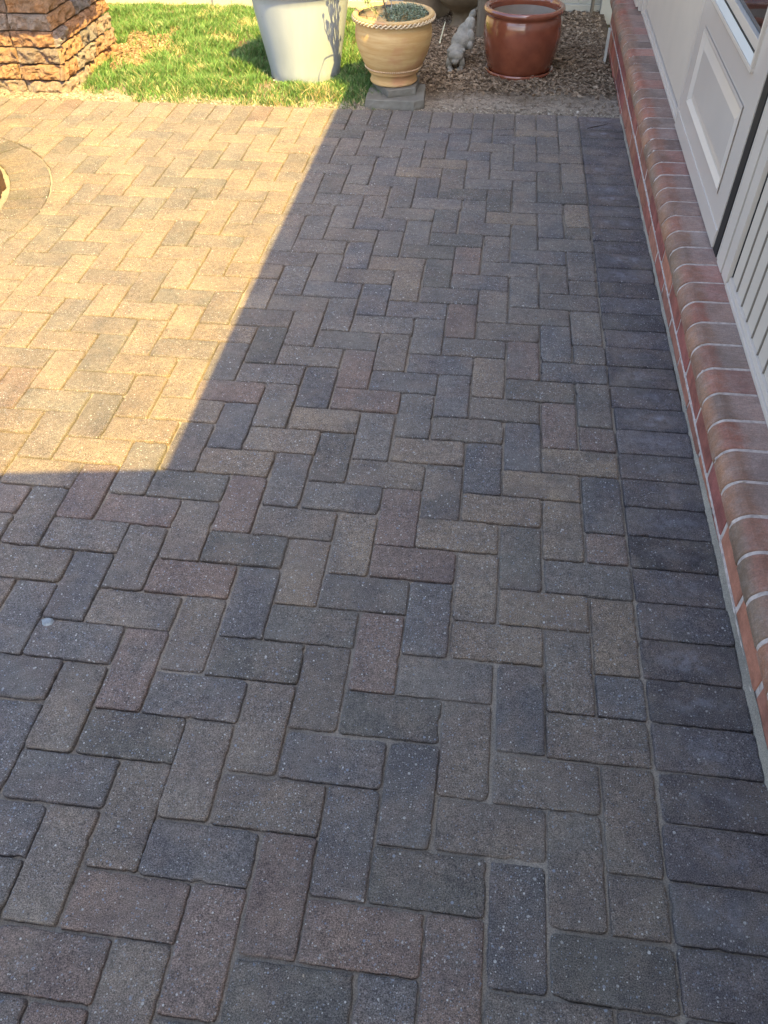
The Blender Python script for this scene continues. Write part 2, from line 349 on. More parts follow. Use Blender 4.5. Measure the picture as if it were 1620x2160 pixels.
# dark border course along the house, joints one to one with the rows
for j in range(-14, 36):
    y0 = j * .1; y1 = min(y0 + .1, 3.572)
    if y1 - y0 < 0.03: continue
    jx = random.gauss(0, .0012); gp = .0011
    add_paver([(0.003 + jx, y0 + gp), (0.2005 + jx, y0 + gp), (0.2005 + jx, y1 - gp), (0.003 + jx, y1 - gp)], vary(PC['S'], 0.15), random.uniform(.2, 1.3))
# header course along the far edge
x = -3.4
while x < -0.02:
    x1 = min(x + .1, 0)
    gp = .002
    add_paver([(x + gp, Y_END + gp), (x1 - gp, Y_END + gp), (x1 - gp, 3.572 + random.gauss(0, .003)), (x + gp, 3.572 + random.gauss(0, .003))],
              vary(PC[random.choice('GGGOTR' if x < -1.2 else 'GGGDO')]))  # same sunlit tan bias left of the shadow edge
    x += .1
# ring of radial pavers round the fire pit
nr = 52
for q in range(nr):
    a0 = 2 * math.pi * q / nr; a1 = 2 * math.pi * (q + 1) / nr; g0 = 0.0024 / RR; g1 = .004 / RI
    pts = [(RI, a0 + g1), (RR - .003, a0 + g0), (RR - .003, a1 - g0), (RI, a1 - g1)]
    add_paver([(PITC[0] + r * math.cos(a), PITC[1] + r * math.sin(a)) for r, a in pts], vary(PC[random.choice('GGDO')], .1), 0.0, 1.2)
po = pav.build('patio_paving', M['paver'], smooth=True)
me = po.data
for q in pav_tops: me.polygons[q].use_smooth = False
at = me.attributes.new('border', 'FLOAT', 'FACE'); at.data.foreach_set('value', np.array(border_flags, np.float32))
tag(po, kind='structure')

# joint sand bed: fine height-varying sheet just under the paver faces
def sheet(name, x0, x1, y0, y1, nx, ny, zf, mat, smooth=True):
    xs = np.linspace(x0, x1, nx); ys = np.linspace(y0, y1, ny)
    v = [(a, b, zf(a, b)) for b in ys for a in xs]
    f = [(r * nx + c, r * nx + c + 1, (r + 1) * nx + c + 1, (r + 1) * nx + c) for r in range(ny - 1) for c in range(nx - 1)]
    me = bpy.data.meshes.new(name); me.from_pydata(v, [], f); me.update()
    return link(name, me, mat, smooth=smooth)
def zs(a, b):
    near = max(0.0, 1 - math.hypot(a + 0.15, b - 0.1) / 1.1)      # joints stand fuller near the house end
    return -0.0108 + 0.0036 * noise.noise(Vector((a * 4, b * 4, 3))) + 0.0015 * noise.noise(Vector((a * 60, b * 60, 1))) + 0.0046 * near
tag(sheet('sand_bed', -3.5, 0.2, -1.4, 3.60, 300, 400, zs, M['joint']), kind='structure')
# sand fillet swept against the foot of the house
fm = MB(); n = 420
for side in range(1):
    V = []; F = []
    for q in range(n + 1):
        y = -1.4 + 5.0 * q / n
        w = 0.003 + 0.004 * noise.noise(Vector((y * 9, 0, 0))) + 0.002 * noise.noise(Vector((y * 70, 0, 5)))
        hgt = 0.009 + 0.005 * noise.noise(Vector((y * 14, 3, 0))) + .003 * noise.noise(Vector((y * 60, 3, 0))) + 0.020 * max(0, min(1, (1.25 - y) / .8))
        V += [(0.2005 - w, y, -0.003), (0.2012 - w * 0.3, y, 0.003), (0.2032, y, max(.006, hgt))]
    for q in range(n):
        b = q * 3; F += [(b, b + 1, b + 4, b + 3), (b + 1, b + 2, b + 5, b + 4)]
    fm.add(V, F)
tag(fm.build('sand_fillet', M['joint'], smooth=True), kind='structure')

def grit_pt():
    a = random.uniform(-2.6, .19); b = random.uniform(-.5, 3.55)
    if math.hypot(a - PITC[0], b - PITC[1]) < .7: return None
    return (a, b, .0012, 1)
GRIT = grit_pt
# ------------------------------------------------------------------ planting bed, lawn soil
def bed_mat():
    k = NT('planting_bed_soil', 0.95, 0.1)
    sp = k.n('ShaderNodeSeparateXYZ'); k.l(k.obj(), sp.inputs[0])
    e = k.math('ADD', sp.outputs[1], k.math('MULTIPLY', k.math('SUBTRACT', k.noise(5, 5), 0.5), 0.5))
    sand = k.ramp(k.math('SUBTRACT', e, 3.0), [(0.70, 1.0), (0.92, 0.0)])
    c = k.mix(k.ramp(k.noise(14, 5), [(0.4, 0.0), (0.6, 1.0)]), (0.17, 0.12, 0.075), (0.10, 0.068, 0.042))
    c = k.mix(sand, c, (0.35, 0.285, 0.215))
    c = k.mix(k.math('MULTIPLY', k.ramp(k.noise(38, 4, .7), [(0.5, 0.0), (0.62, 1.0)]), .7), c, (0.12, 0.09, 0.065))
    c = k.mix(1.0, c, k.ramp(k.noise(150, 3, 0.8), [(0.3, 0.6), (0.7, 1.4)]), 'MULTIPLY')
    return k.out(c, k.bump(k.noise(90, 5, 0.8), 1.0, 0.012))
def zb(a, b):
    e = min(1, max(0, (b - 3.56) / 0.25))
    return -0.012 + 0.022 * e + 0.004 * (1 + e) * noise.noise(Vector((a * 40, b * 40, 6))) + 0.010 * e * noise.noise(Vector((a * 7, b * 7, 8))) + 0.006 * noise.noise(Vector((a * 28, b * 28, 2)))
tag(sheet('soil_bed', -3.6, 0.235, 3.560, 5.45, 330, 170, zb, bed_mat()), kind='structure')

def in_patch(a, b):      # bare worn patch beside the stone column
    d = ((a + 2.50) / 0.20) ** 2 + ((b - 4.42) / 0.42) ** 2
    return d + 0.9 * noise.noise(Vector((a * 9, b * 9, 4))) < 0.75
def lawn_right(b): return -1.00 - 0.20 * max(0, (b - 3.7)) + 0.03 * math.sin(b * 14)
def blades(n, fn, name, seedz):
    XS = []; 
    while len(XS) < n:
        q = fn()
        if q: XS.append(q)
    A = np.array(XS, np.float32)    # x y z h
    N = len(A); ang = rng.uniform(0, 2 * np.pi, N); lean = rng.uniform(0.1, 0.95, N) * A[:, 3]; la = rng.uniform(0, 2 * np.pi, N)
    w = rng.uniform(0.0011, 0.0024, N); dx, dy = np.cos(ang) * w, np.sin(ang) * w; lx, ly = np.cos(la) * lean, np.sin(la) * lean
    V = np.zeros((N, 7, 3), np.float32)
    for s_, (t, ww) in enumerate(((0, 1), (0.35, 0.95), (0.72, 0.65))):
        for k_, sg in enumerate((-1, 1)):
            V[:, s_ * 2 + k_, 0] = A[:, 0] + lx * t * t + sg * dx * ww; V[:, s_ * 2 + k_, 1] = A[:, 1] + ly * t * t + sg * dy * ww
            V[:, s_ * 2 + k_, 2] = A[:, 2] + A[:, 3] * t * (1 - 0.25 * t)
    V[:, 6, 0] = A[:, 0] + lx; V[:, 6, 1] = A[:, 1] + ly; V[:, 6, 2] = A[:, 2] + A[:, 3] * 0.8
    base = (np.arange(N) * 7)[:, None]
    quads = np.concatenate([base + [[0, 1, 3, 2]], base + [[2, 3, 5, 4]]], 0); tris = base + [[4, 5, 6]]
    me = bpy.data.meshes.new(name)
    me.vertices.add(N * 7); me.vertices.foreach_set('co', V.ravel())
    nl = quads.size + tris.size; me.loops.add(nl)
    me.loops.foreach_set('vertex_index', np.concatenate([quads.ravel(), tris.ravel()]).astype(np.int32))
    me.polygons.add(len(quads) + len(tris))
    st = np.concatenate([np.arange(len(quads)) * 4, quads.size + np.arange(len(tris)) * 3]).astype(np.int32)
    me.polygons.foreach_set('loop_start', st)
    me.update(calc_edges=True)
    pal = np.array([(0.075, 0.16, 0.035), (0.11, 0.20, 0.045), (0.055, 0.125, 0.028), (0.19, 0.225, 0.09), (0.27, 0.235, 0.13)], np.float32)
    pick = rng.choice(5, N, p=[0.34, 0.30, 0.20, 0.11, 0.05]); cl = pal[pick] * rng.uniform(0.75, 1.25, (N, 1))
    dry = np.array([noise.noise(Vector((float(a) * 4.2, float(b) * 4.2, 7))) for a, b in A[:, :2]]) ; edge = np.clip((3.80 - A[:, 1]) / 0.2, 0, 1)
    dm = (rng.uniform(0, 1, N) < np.clip((dry - 0.2) * 1.3, 0, 0.4) + edge * 0.2); cl[dm] = np.array((0.46, 0.37, 0.18)) * rng.uniform(0.7, 1.2, (dm.sum(), 1))
    cv = np.ones((N * 7, 4), np.float32); cv[:, :3] = np.repeat(cl, 7, 0)
    at = me.attributes.new('tint', 'FLOAT_COLOR', 'POINT'); at.data.foreach_set('color', cv.ravel())
    me.validate()
    return link(name, me, M['grass'])
def lawn_pt():
    a = random.uniform(-3.5, -0.92); b = random.uniform(3.585, 5.36)
    if a > lawn_right(b) + random.gauss(0, 0.025): return None
    if a < -2.58 and b < 4.45: return None
    if in_patch(a, b) and random.random() < 0.93: return None
    if b < 3.66 and (a < -2.25 or random.random() < 0.45) : return None
    if b < 3.72 and a < -2.3 and random.random() < 0.8: return None
    dp = math.hypot(a + 1.435, b - 4.055)
    if dp < .185: return None
    c = noise.noise(Vector((a * 6, b * 6, 11)))
    if random.random() > 0.75 + c: return None
    h = random.uniform(0.03, 0.065) * (1 + 0.7 * c) * (0.65 if b < 3.68 else 1)
    if b > 5.15: h *= .6
    if dp < .30: h *= .42 + .5 * (dp - .185) / .115
    return (a, b, zb(a, b) - 0.002, h)
tag(blades(80000, lawn_pt, 'grass', 0), 'short lawn grass, bright green with straw coloured tufts', 'grass', kind='stuff')

# bark mulch and crumbs over the bed
def chips(n, name, fn, pal, smin, smax):
    V = np.zeros((n, 8, 3), np.float32); C = np.zeros((n, 3), np.float32)
    cube = np.array([(x, y, z) for x in (-.5, .5) for y in (-.5, .5) for z in (-.5, .5)])
    for q in range(n):
        while True:
            p = fn()
            if p: break
        L = random.uniform(smin, smax) * p[3]; sc = np.array((L, L * random.choice((.12, .2, .35, .5, .65)) * random.uniform(.8, 1.2), L * random.uniform(.06, .2)))
        rot = np.array((Matrix.Rotation(random.uniform(0, 6.28), 3, 'Z') @ Matrix.Rotation(random.gauss(0, .45), 3, 'X') @ Matrix.Rotation(random.gauss(0, .35), 3, 'Y')))
        jit = cube * (1 + rng.uniform(-.35, .35, (8, 3)))
        V[q] = (jit * sc) @ rot.T + np.array(p[:3]); C[q] = np.array(random.choice(pal)) * random.uniform(.7, 1.3)
    me = bpy.data.meshes.new(name); fq = [(0, 1, 3, 2), (4, 6, 7, 5), (0, 4, 5, 1), (2, 3, 7, 6), (0, 2, 6, 4), (1, 5, 7, 3)]
    F = (np.arange(n)[:, None, None] * 8 + np.array(fq)[None]).reshape(-1, 4)
    me.from_pydata(V.reshape(-1, 3).tolist(), [], F.tolist()); me.update()
    cv = np.ones((n * 8, 4), np.float32); cv[:, :3] = np.repeat(C, 8, 0)
    at = me.attributes.new('tint', 'FLOAT_COLOR', 'POINT'); at.data.foreach_set('color', cv.ravel())
    return link(name, me, M['chips'])
def mulch_pt():
    a = random.uniform(-1.3, 0.20); b = random.uniform(3.62, 5.40)
    if a < lawn_right(b): return None
    if b < 3.86 and random.random() > 0.10 + 0.9 * max(0, (b - 3.62) / 0.24) ** 2 * (0.6 + noise.noise(Vector((a * 6, b * 6, 1)))): return None
    return (a, b, zb(a, b) + random.uniform(0, 0.010), 0.5 if b < 3.8 else 1)
tag(chips(26000, 'bark_mulch', mulch_pt, [(0.20, 0.14, 0.09), (0.23, 0.165, 0.11), (0.26, 0.19, 0.125), (0.15, 0.105, 0.068), (0.31, 0.235, 0.16)], .005, .022),
    'brown bark mulch spread over the planting bed', 'mulch', kind='stuff')
def straw_pt():
    a = random.gauss(-2.5, .14); b = random.gauss(4.42, .28)
    return (a, b, zb(a, b) + .006, 1) if in_patch(a, b) and b > 3.7 else None
tag(chips(4200, 'dead_thatch', straw_pt, [(0.30, 0.19, 0.11), (0.24, 0.15, 0.085), (0.18, 0.11, 0.06), (0.36, 0.25, 0.15)], .005, .018),
    'worn patch of dry brown thatch in the lawn beside the stone column', 'dead grass', kind='stuff')
tag(chips(900, 'loose_grit', GRIT, [(0.5, 0.47, 0.42), (0.3, 0.26, 0.2), (0.12, 0.1, 0.08), (0.42, 0.36, 0.28)], .0012, .0045),
    'loose grit and sand grains scattered on the pavers', 'grit', kind='stuff')
def crumb_pt():
    t = random.random(); a = random.uniform(-3.3, 0.18); b = 3.575 + abs(random.gauss(0, .045))
    return (a, b, zb(a, b) + .004, 1)
tag(chips(3500, 'sand_crumbs', crumb_pt, [(0.36, 0.30, 0.22), (0.28, 0.23, 0.17), (0.22, 0.17, 0.12), (0.42, 0.36, 0.28)], .003, .012),
    'crumbs of sand and earth along the far edge of the pavers', 'sand', kind='stuff')

# ------------------------------------------------------------------ house (own frame: patio falls away from the wall line by about 1.5 degrees)
house = empty('house', (0, 0, 0), (math.atan(0.027), 0, 0))
tag(house, 'beige sided house wall with panelled door above a red brick ledge', 'house')
# brick ledge
TOP = 0.157
lb = MB()
def prof(dx=0.0):   # nose profile, front to back
    P = [(0.204 + dx, TOP - 0.058 + dx), (0.188 + dx, TOP - 0.057 + dx * .5), (0.184 + dx, TOP - 0.050), (0.1835 + dx, TOP - 0.040)]
    r = 0.038
    for q in range(1, 9):
        t = math.pi / 2 * q / 8; P.append((0.1835 + dx + r * (1 - math.cos(t)), TOP - 0.040 + (0.040 - dx) * math.sin(t)))
    P += [(0.25, TOP - dx), (0.28, TOP - dx), (0.345, TOP - dx)]
    return P
BC = [(0.25, 0.155, 0.12), (0.235, 0.15, 0.12), (0.27, 0.135, 0.105), (0.215, 0.15, 0.12), (0.25, 0.16, 0.125), (0.26, 0.135, 0.105)]
def extrude_profile(mb, P, y0, y1, c, m, bev, seedv, amp=0.0012, ns=5):
    ys = [y0, y0 + bev * .35, y0 + bev] + [y0 + bev + (y1 - y0 - 2 * bev) * q / ns for q in range(1, ns)] + [y1 - bev, y1 - bev * .35, y1]
    V = []; UV = []; n = len(P); xm = P[0][0]
    cx = sum(p[0] for p in P) / n; cz = TOP - .04
    for r, y in enumerate(ys):
        s = 0.0040 if r in (0, len(ys) - 1) else (0.0013 if r in (1, len(ys) - 2) else 0)
        for (x, z) in P:
            d = Vector((cx + .05 - x, 0, cz - z)); d = d.normalized() * (s + amp * noise.noise(Vector((x * 55, y * 55 + seedv, z * 55))))
            V.append((x + d.x, y, z + d.z)); UV.append(((x - 0.18) / 0.13, (y - y0) / (y1 - y0)))
    F = [(r * n + q, (r + 1) * n + q, (r + 1) * n + q + 1, r * n + q + 1) for r in range(len(ys) - 1) for q in range(n - 1)]
    F += [tuple(range(n)), tuple((len(ys) - 1) * n + q for q in range(n))[::-1]]
    mb.add(V, F, c, m, UV)
y = 0.516 - 0.1035 * 20
kb = 0
while y < 4.62:
    h = 0.1036 + random.gauss(0, .0012); jx_ = -abs(random.gauss(0, .0012)); jz_ = abs(random.gauss(.0003, .0008))
    extrude_profile(lb, [(a + jx_, c_ + jz_) for a, c_ in prof()], y + .0050, y + h - .0050, vary(random.choice(BC), .14), 0, .003, kb * 3.1); y += h; kb += 1
yend = y
extrude_profile(lb, prof(0.0022), 0.516 - 2.1, yend, (1, 1, 1), 1, .001, 50, 0.0012, 900)
n_sm = 0
for q in range(150):
    yj = 0.516 + 0.1035 * random.randint(-18, 39) + random.gauss(0, .003); u = random.uniform(0, 1); r_ = .038; t = u * math.pi / 2
    x_, z_ = 0.1835 + r_ * (1 - math.cos(t)), TOP - .040 + .040 * math.sin(t); nx_, nz_ = -math.cos(t), math.sin(t); L_ = random.uniform(.003, .011); w_ = random.uniform(.0025, .006)
    tx_, tz_ = math.sin(t), math.cos(t); V = []
    for e_ in range(9):
        aa = 2 * math.pi * e_ / 9; rr_ = random.uniform(.7, 1.2); da, dy_ = L_ * math.cos(aa) * rr_, w_ * math.sin(aa) * rr_
        V.append((x_ + tx_ * da - nx_ * .002, yj + dy_, z_ + tz_ * da - nz_ * .002))
    V.append((x_ + nx_ * .0016, yj, z_ + nz_ * .0016)); lb.add(V, [(e_, (e_ + 1) % 9, 9) for e_ in range(9)], (1, 1, 1), 1)
# stretcher courses under the nose
for row, (z1, z0, ofs) in enumerate(((TOP - .0665, TOP - .146, 0.105), (TOP - .156, TOP - .236, 0.0), (TOP - .246, TOP - .326, 0.105))):
    y = -1.6 + ofs
    while y < yend:
        y1 = min(y + .2, yend); c = vary(random.choice([(0.30, 0.10, 0.07), (0.32, 0.13, 0.08), (0.25, 0.08, 0.062), (0.29, 0.12, 0.08)]), .1)
        dx = random.gauss(0, .0008)
        V = []; F = []; ny = 12; nz = 4
        lb.box(0.2035 + dx, 0.30, y + .0048, y1 - .0048, z0, z1, c, 2, .003); y += .2075
lb.box(0.2065, 0.298, -1.6, yend - .002, TOP - .36, TOP - .0600, (1, 1, 1), 1)
# rough mortar squeezed along the bed joint
n = 900; V = []; F = []
for jz in (TOP - .151, TOP - .0625):
    b0 = len(V)
    for q in range(n + 1):
        yy = -1.6 + (yend + 1.6) * q / n; w = 0.0050 + .0020 * noise.noise(Vector((yy * 190, jz * 9, 0))) + .0045 * noise.noise(Vector((yy * 60, jz * 9, 0))); o = 0.2022 + .0012 * noise.noise(Vector((yy * 45, 4, jz)))
        V += [(0.2075, yy, jz - w), (o, yy, jz - w * .5), (o, yy, jz + w * .5), (0.2075, yy, jz + w)]
    for q in range(n):
        b = b0 + q * 4
        for e in range(3): F.append((b + e, b + e + 1, b + e + 5, b + e + 4))
lb.add(V, F, (1, 1, 1), 1)
M['stretcher'] = m_tint('red_facing_brick', 0.75, 0.3, 0.35, 22, 0.6, 0.003, 220, 0.12)
lb.build('brick_ledge', [M['brick'], M['mortar'], M['stretcher']], house)

XW = 0.31
sd = MB()
# wall core
sd.box(XW + .03, XW + .25, -1.6, 1.63, TOP - .01, 2.7)
sd.box(XW + .03, XW + .25, 2.90, 4.60, TOP - .01, 2.7)
sd.box(XW + .03, XW + .25, 1.63, 2.90, 2.15, 2.7)
sd.box(XW + .12, XW + .25, 1.63, 2.90, TOP - .01, 2.15)
# vertical grooved siding boards, near part
y = 1.6375
while y > -1.6:
    y0 = y - .075
    V = [(XW + .016, y0, .19), (XW + .0105, y0 + .0022, .19), (XW + .0095, y0 + .005, .19), (XW + .0095, y - .0042, .19), (XW + .011, y - .0016, .19), (XW + .016, y, .19), (XW + .03, y, .19), (XW + .03, y0, .19)]
    n_ = len(V); V = V + [(a, b, 2.68) for a, b, c_ in V]
    sd.add(V, [(q, (q + 1) % n_, n_ + (q + 1) % n_, n_ + q) for q in range(n_)] + [tuple(range(n_))[::-1], tuple(range(n_, 2 * n_))]); y = y0
# smooth side panel beyond the door
sd.box(XW + .012, XW + .03, 2.868, 4.238, .19, 2.68)
sd.build('siding', M['siding'], house)
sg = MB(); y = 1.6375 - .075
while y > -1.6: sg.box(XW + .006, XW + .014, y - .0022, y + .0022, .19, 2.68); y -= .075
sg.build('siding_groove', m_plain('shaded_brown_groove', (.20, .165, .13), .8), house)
st = MB()
st.box(XW - .004, XW + .022, -1.6, 1.64, .158, .172, bev=.0015); st.box(XW + .002, XW + .022, -1.6, 1.64, .172, .1895, bev=.0015)      # starter strip under grooved siding
st.box(XW - .003, XW + .022, 2.872, 4.25, .158, .170, bev=.0015); st.box(XW + .003, XW + .0225, 2.872, 4.25, .170, .184, bev=.0015)
st.build('base_trim', M['trim'], house)
# corner trims at the far end
ct = MB()
ct.box(XW - .006, XW + .03, 4.24, 4.285, .160, 2.68, bev=.002); ct.box(XW - .018, XW + .03, 4.289, 4.33, .163, 2.68, bev=.002)
ct.box(XW - .030, XW + .03, 4.334, 4.50, .17, 2.68, bev=.002); ct.box(XW + .02, XW + .3, 4.5005, 4.60, .17, 2.68, bev=.002)
ct.build('corner_trim', M['trim'], house)
# jamb strips at the latch side (stacked profiles)
jb = MB()
for y0_, y1_, o_ in ((1.790, 1.8015, -.003), (1.713, 1.7785, -.006), (1.643, 1.7045, -.004)): jb.box(XW + o_, XW + .03, y0_, y1_, .160, 2.16, bev=.0015)
jb.box(XW - .004, XW + .03, 2.814, 2.866, .160, 2.16, bev=.003)
jb.box(XW - .006, XW + .03, 1.665, 2.866, 2.162, 2.24, bev=.003)
jb.build('door_jamb', M['trim'], house)
wsn = MB(); wsn.box(XW - .006, XW + .05, 1.8025, 1.8535, .160, 2.155, bev=.002)
wsn.box(XW - .001, XW + .03, 1.7790, 1.7895, .161, 2.155); wsn.box(XW + .000, XW + .03, 1.7050, 1.7125, .161, 2.155); wsn.box(XW + .0085, XW + .03, 1.6380, 1.6425, .175, 2.155)  # thin black strips painted in as shade lines between the jamb profiles
wsn.box(XW + .02, XW + .05, 1.8540, 2.814, .158, .166); wsn.build('weatherstrip_and_shade_lines', M['rubber'], house)
# door slab built as a frame around its raised panel and its window
dr = MB()
DY0, DY1, DZ0, DZ1 = 1.855, 2.808, .168, 2.15
PY0, PY1, PZ0, PZ1 = 1.972, 2.700, .287, .530      # panel moulding
WY0, WY1, WZ0, WZ1 = 1.990, 2.680, .630, 1.95      # window opening
F0, F1 = XW - .008, XW + .035
def bars(mb, y0, y1, z0, z1): mb.box(F0, F1, y0, y1, z0, z1)
dr.box(F0, F1, DY0, PY0, DZ0, DZ1); dr.box(F0, F1, PY1, DY1, DZ0, DZ1)
dr.box(F0, F1, PY0, PY1, DZ0, PZ0); dr.box(F0, F1, PY0, PY1, PZ1, WZ0); dr.box(F0, F1, PY0, PY1, WZ1, DZ1)
dr.box(F0, F1, PY0, WY0, WZ0, WZ1); dr.box(F0, F1, WY1, PY1, WZ0, WZ1)
dr.box(F0 - .003, F1, DY0 + .001, DY1 - .001, DZ0 - .004, DZ0 + .052, bev=.0015)     # kick rail
door = dr.build('door', M['door'], house)
rp = MB()
def frustum(mb, y0, y1, z0, z1, x0, ins, x1, m=0):    # ring from outer rect at x0 to inner rect at x1
    V = [(x0, y0, z0), (x0, y1, z0), (x0, y1, z1), (x0, y0, z1), (x1, y0 + ins, z0 + ins), (x1, y1 - ins, z0 + ins), (x1, y1 - ins, z1 - ins), (x1, y0 + ins, z1 - ins)]
    mb.add(V, [(q, (q + 1) % 4, 4 + (q + 1) % 4, 4 + q) for q in range(4)], m=m)
frustum(rp, PY0, PY1, PZ0, PZ1, F0, -.006, F0 - .004)      # outer lip turned out
frustum(rp, PY0 - .006, PY1 + .006, PZ0 - .006, PZ1 + .006, F0 - .004, .010, F0 - .0045)
frustum(rp, PY0 + .004, PY1 - .004, PZ0 + .004, PZ1 - .004, F0 - .0045, .014, F0 + .008)
frustum(rp, PY0 + .018, PY1 - .018, PZ0 + .018, PZ1 - .018, F0 + .008, .006, F0 + .008)
frustum(rp, PY0 + .024, PY1 - .024, PZ0 + .024, PZ1 - .024, F0 + .008, .028, F0 + .0005)
a_ = .052
rp.add([(F0 + .0005, PY0 + a_, PZ0 + a_), (F0 + .0005, PY1 - a_, PZ0 + a_), (F0 + .0005, PY1 - a_, PZ1 - a_), (F0 + .0005, PY0 + a_, PZ1 - a_)], [(0, 1, 2, 3)])
rp.build('raised_panel', M['door'], door)
wf = MB()
for (y0, y1, z0, z1) in ((WY0 - .012, WY1 + .012, WZ0 - .012, WZ0), (WY0 - .012, WY1 + .012, WZ1, WZ1 + .012), (WY0 - .012, WY0, WZ0, WZ1), (WY1, WY1 + .012, WZ0, WZ1)):
    wf.box(F0 - .010, F0 + .002, y0, y1, z0, z1, bev=.002)
for (y0, y1, z0, z1) in ((WY0, WY0 + .012, WZ0 + .05, WZ1), (WY1 - .012, WY1, WZ0 + .05, WZ1)): wf.box(F0 - .002, F0 + .018, y0, y1, z0, z1, bev=.002)
for (y0, y1) in ((WY0 + .013, WY0 + .022), (WY1 - .022, WY1 - .013)): wf.box(F0 + .004, F0 + .018, y0, y1, WZ0 + .05, WZ1, bev=.001)
wf.build('window_frame', M['trim'], door)
ws = MB(); V = [(F0 - .009, WY0 + .001, WZ0 + .002), (F0 - .009, WY1 - .001, WZ0 + .002), (F0 + .018, WY1 - .001, WZ0 + .036), (F0 + .018, WY0 + .001, WZ0 + .036), (F0 + .018, WY1 - .001, WZ0 + .05), (F0 + .018, WY0 + .001, WZ0 + .05), (F0 + .03, WY1 - .001, WZ0 + .05), (F0 + .03, WY0 + .001, WZ0 + .05), (F0 + .03, WY1 - .001, WZ0 + .002), (F0 + .03, WY0 + .001, WZ0 + .002)]
ws.add(V, [(0, 1, 2, 3), (3, 2, 4, 5), (5, 4, 6, 7), (7, 6, 8, 9), (9, 8, 1, 0), (0, 3, 5, 7, 9), (1, 8, 6, 4, 2)]); ws.build('window_sill', M['sill'], door)
gs = MB(); gs.box(F0 + .006, F0 + .019, WY0 + .0125, WY1 - .0125, WZ0 + .022, WZ0 + .0505, bev=.0015); gs.build('glazing_bead', M['trim'], door)
gk = MB(); gk.box(F0 + .0035, F0 + .0058, WY0 + .0125, WY1 - .0125, WZ0 + .019, WZ0 + .024); gk.build('glazing_gasket', M['rubber'], door)
gl = MB(); gl.box(F0 + .020, F0 + .026, WY0 + .002, WY1 - .002, WZ0 + .051, WZ1 - .002); gl.build('window_pane', M['glass'], door)
hd = MB(); hd.tube([(F0 - .001, 1.90, 1.02), (F0 - .05, 1.90, 1.02)], .012, 12); hd.tube([(F0 - .05, 1.90, 1.02), (F0 - .052, 1.96, 1.02), (F0 - .048, 2.02, 1.018)], [.011, .010, .008], 12)
hd.lathe([(.001, -.001), (.03, 0), (.03, .006), (.012, .010)], 0, 0, 0, 20); hd.v[-80:] = [(F0 - b[2], 1.90 + b[0], 1.02 + b[1]) for b in hd.v[-80:]]
hd.build('door_handle', m_plain('brushed_nickel', (0.55, 0.53, 0.5), 0.3, 0.5, 0.02, 5, metal=1.0), door)
def prism(mb, pts, z0, z1):
    n_ = len(pts); V = [(a, b, z0) for a, b in pts] + [(a, b, z1) for a, b in pts]
    mb.add(V, [tuple(range(n_))[::-1], tuple(range(n_, 2 * n_))] + [(q, (q + 1) % n_, n_ + (q + 1) % n_, n_ + q) for q in range(n_)])
# eave and porch roof, unseen guesses sized only to cast the sun patch's shadow edges
ev = MB()
def ex(y): return 0.060 + 0.0136 * (y - 0.36)
prism(ev, [(ex(-3) + .0205, -3), (ex(5) + .0205, 5), (4.5, 5), (4.5, -3)], 2.31, 2.36)
prism(ev, [(ex(-3), -3), (ex(5), 5), (ex(5) + .02, 5), (ex(-3) + .02, -3)], 2.30, 2.45)
ev.build('unseen_eave', M['trim'], house)
pr = MB()
prism(pr, [(-3.2, -1.2045), (0.10, -0.735), (0.6, -0.66), (0.6, -3.4), (-3.2, -3.4)], 2.50, 2.555)
pr.build('unseen_porch_roof', M['trim'], house)

# narrow white strip standing at the far end of the ledge
es = MB(); es.box(0.168, 0.180, 4.36, 4.395, -.02, 0.175, bev=.002)
tag(es.build('edging_strip', m_plain('white_vinyl', (0.45, 0.43, 0.37), .5)), 'narrow white strip standing upright against the far brick ledge', 'strip')

# ------------------------------------------------------------------ cream vinyl fence
fence = empty('fence', (0, 5.42, 0)); tag(fence, 'cream vinyl board fence across the far side behind the lawn and pots', 'fence')
FY = 0.0
def fence_bay(x0, x1):
    b = MB(); y_ = FY
    w = 0.19; x = x0
    while x < x1 - .01:
        xe = min(x + w, x1); b.box(x + .0012, xe - .0012, y_ - .010, y_ + .012, .055, 1.75, bev=.002); x = xe
    b.build('fence_panel', M['vinyl'], fence)
    r = MB(); r.box(x0, x1, y_ - .025, y_ + .027, -.04, .052, bev=.004); r.build('fence_rail', M['vinyl'], fence)
    r = MB(); r.box(x0, x1, y_ - .022, y_ + .027, 1.751, 1.83, bev=.004); r.build('fence_rail', M['vinyl'], fence)
def fence_post(x):
    b = MB(); b.box(x - .06, x + .06, FY - .055, FY + .065, -.05, 1.9, bev=.005)
    b.box(x - .068, x + .068, FY - .063, FY + .073, 1.901, 1.925, bev=.006)
    b.build('fence_post', M['vinyl'], fence)
PX = [-4.60, -2.27, 0.27]
for q in PX: fence_post(q)
for a, b in ((-6.9, -4.66), (-4.54, -2.33), (-2.21, 0.21), (0.33, 2.4)): fence_bay(a, b)

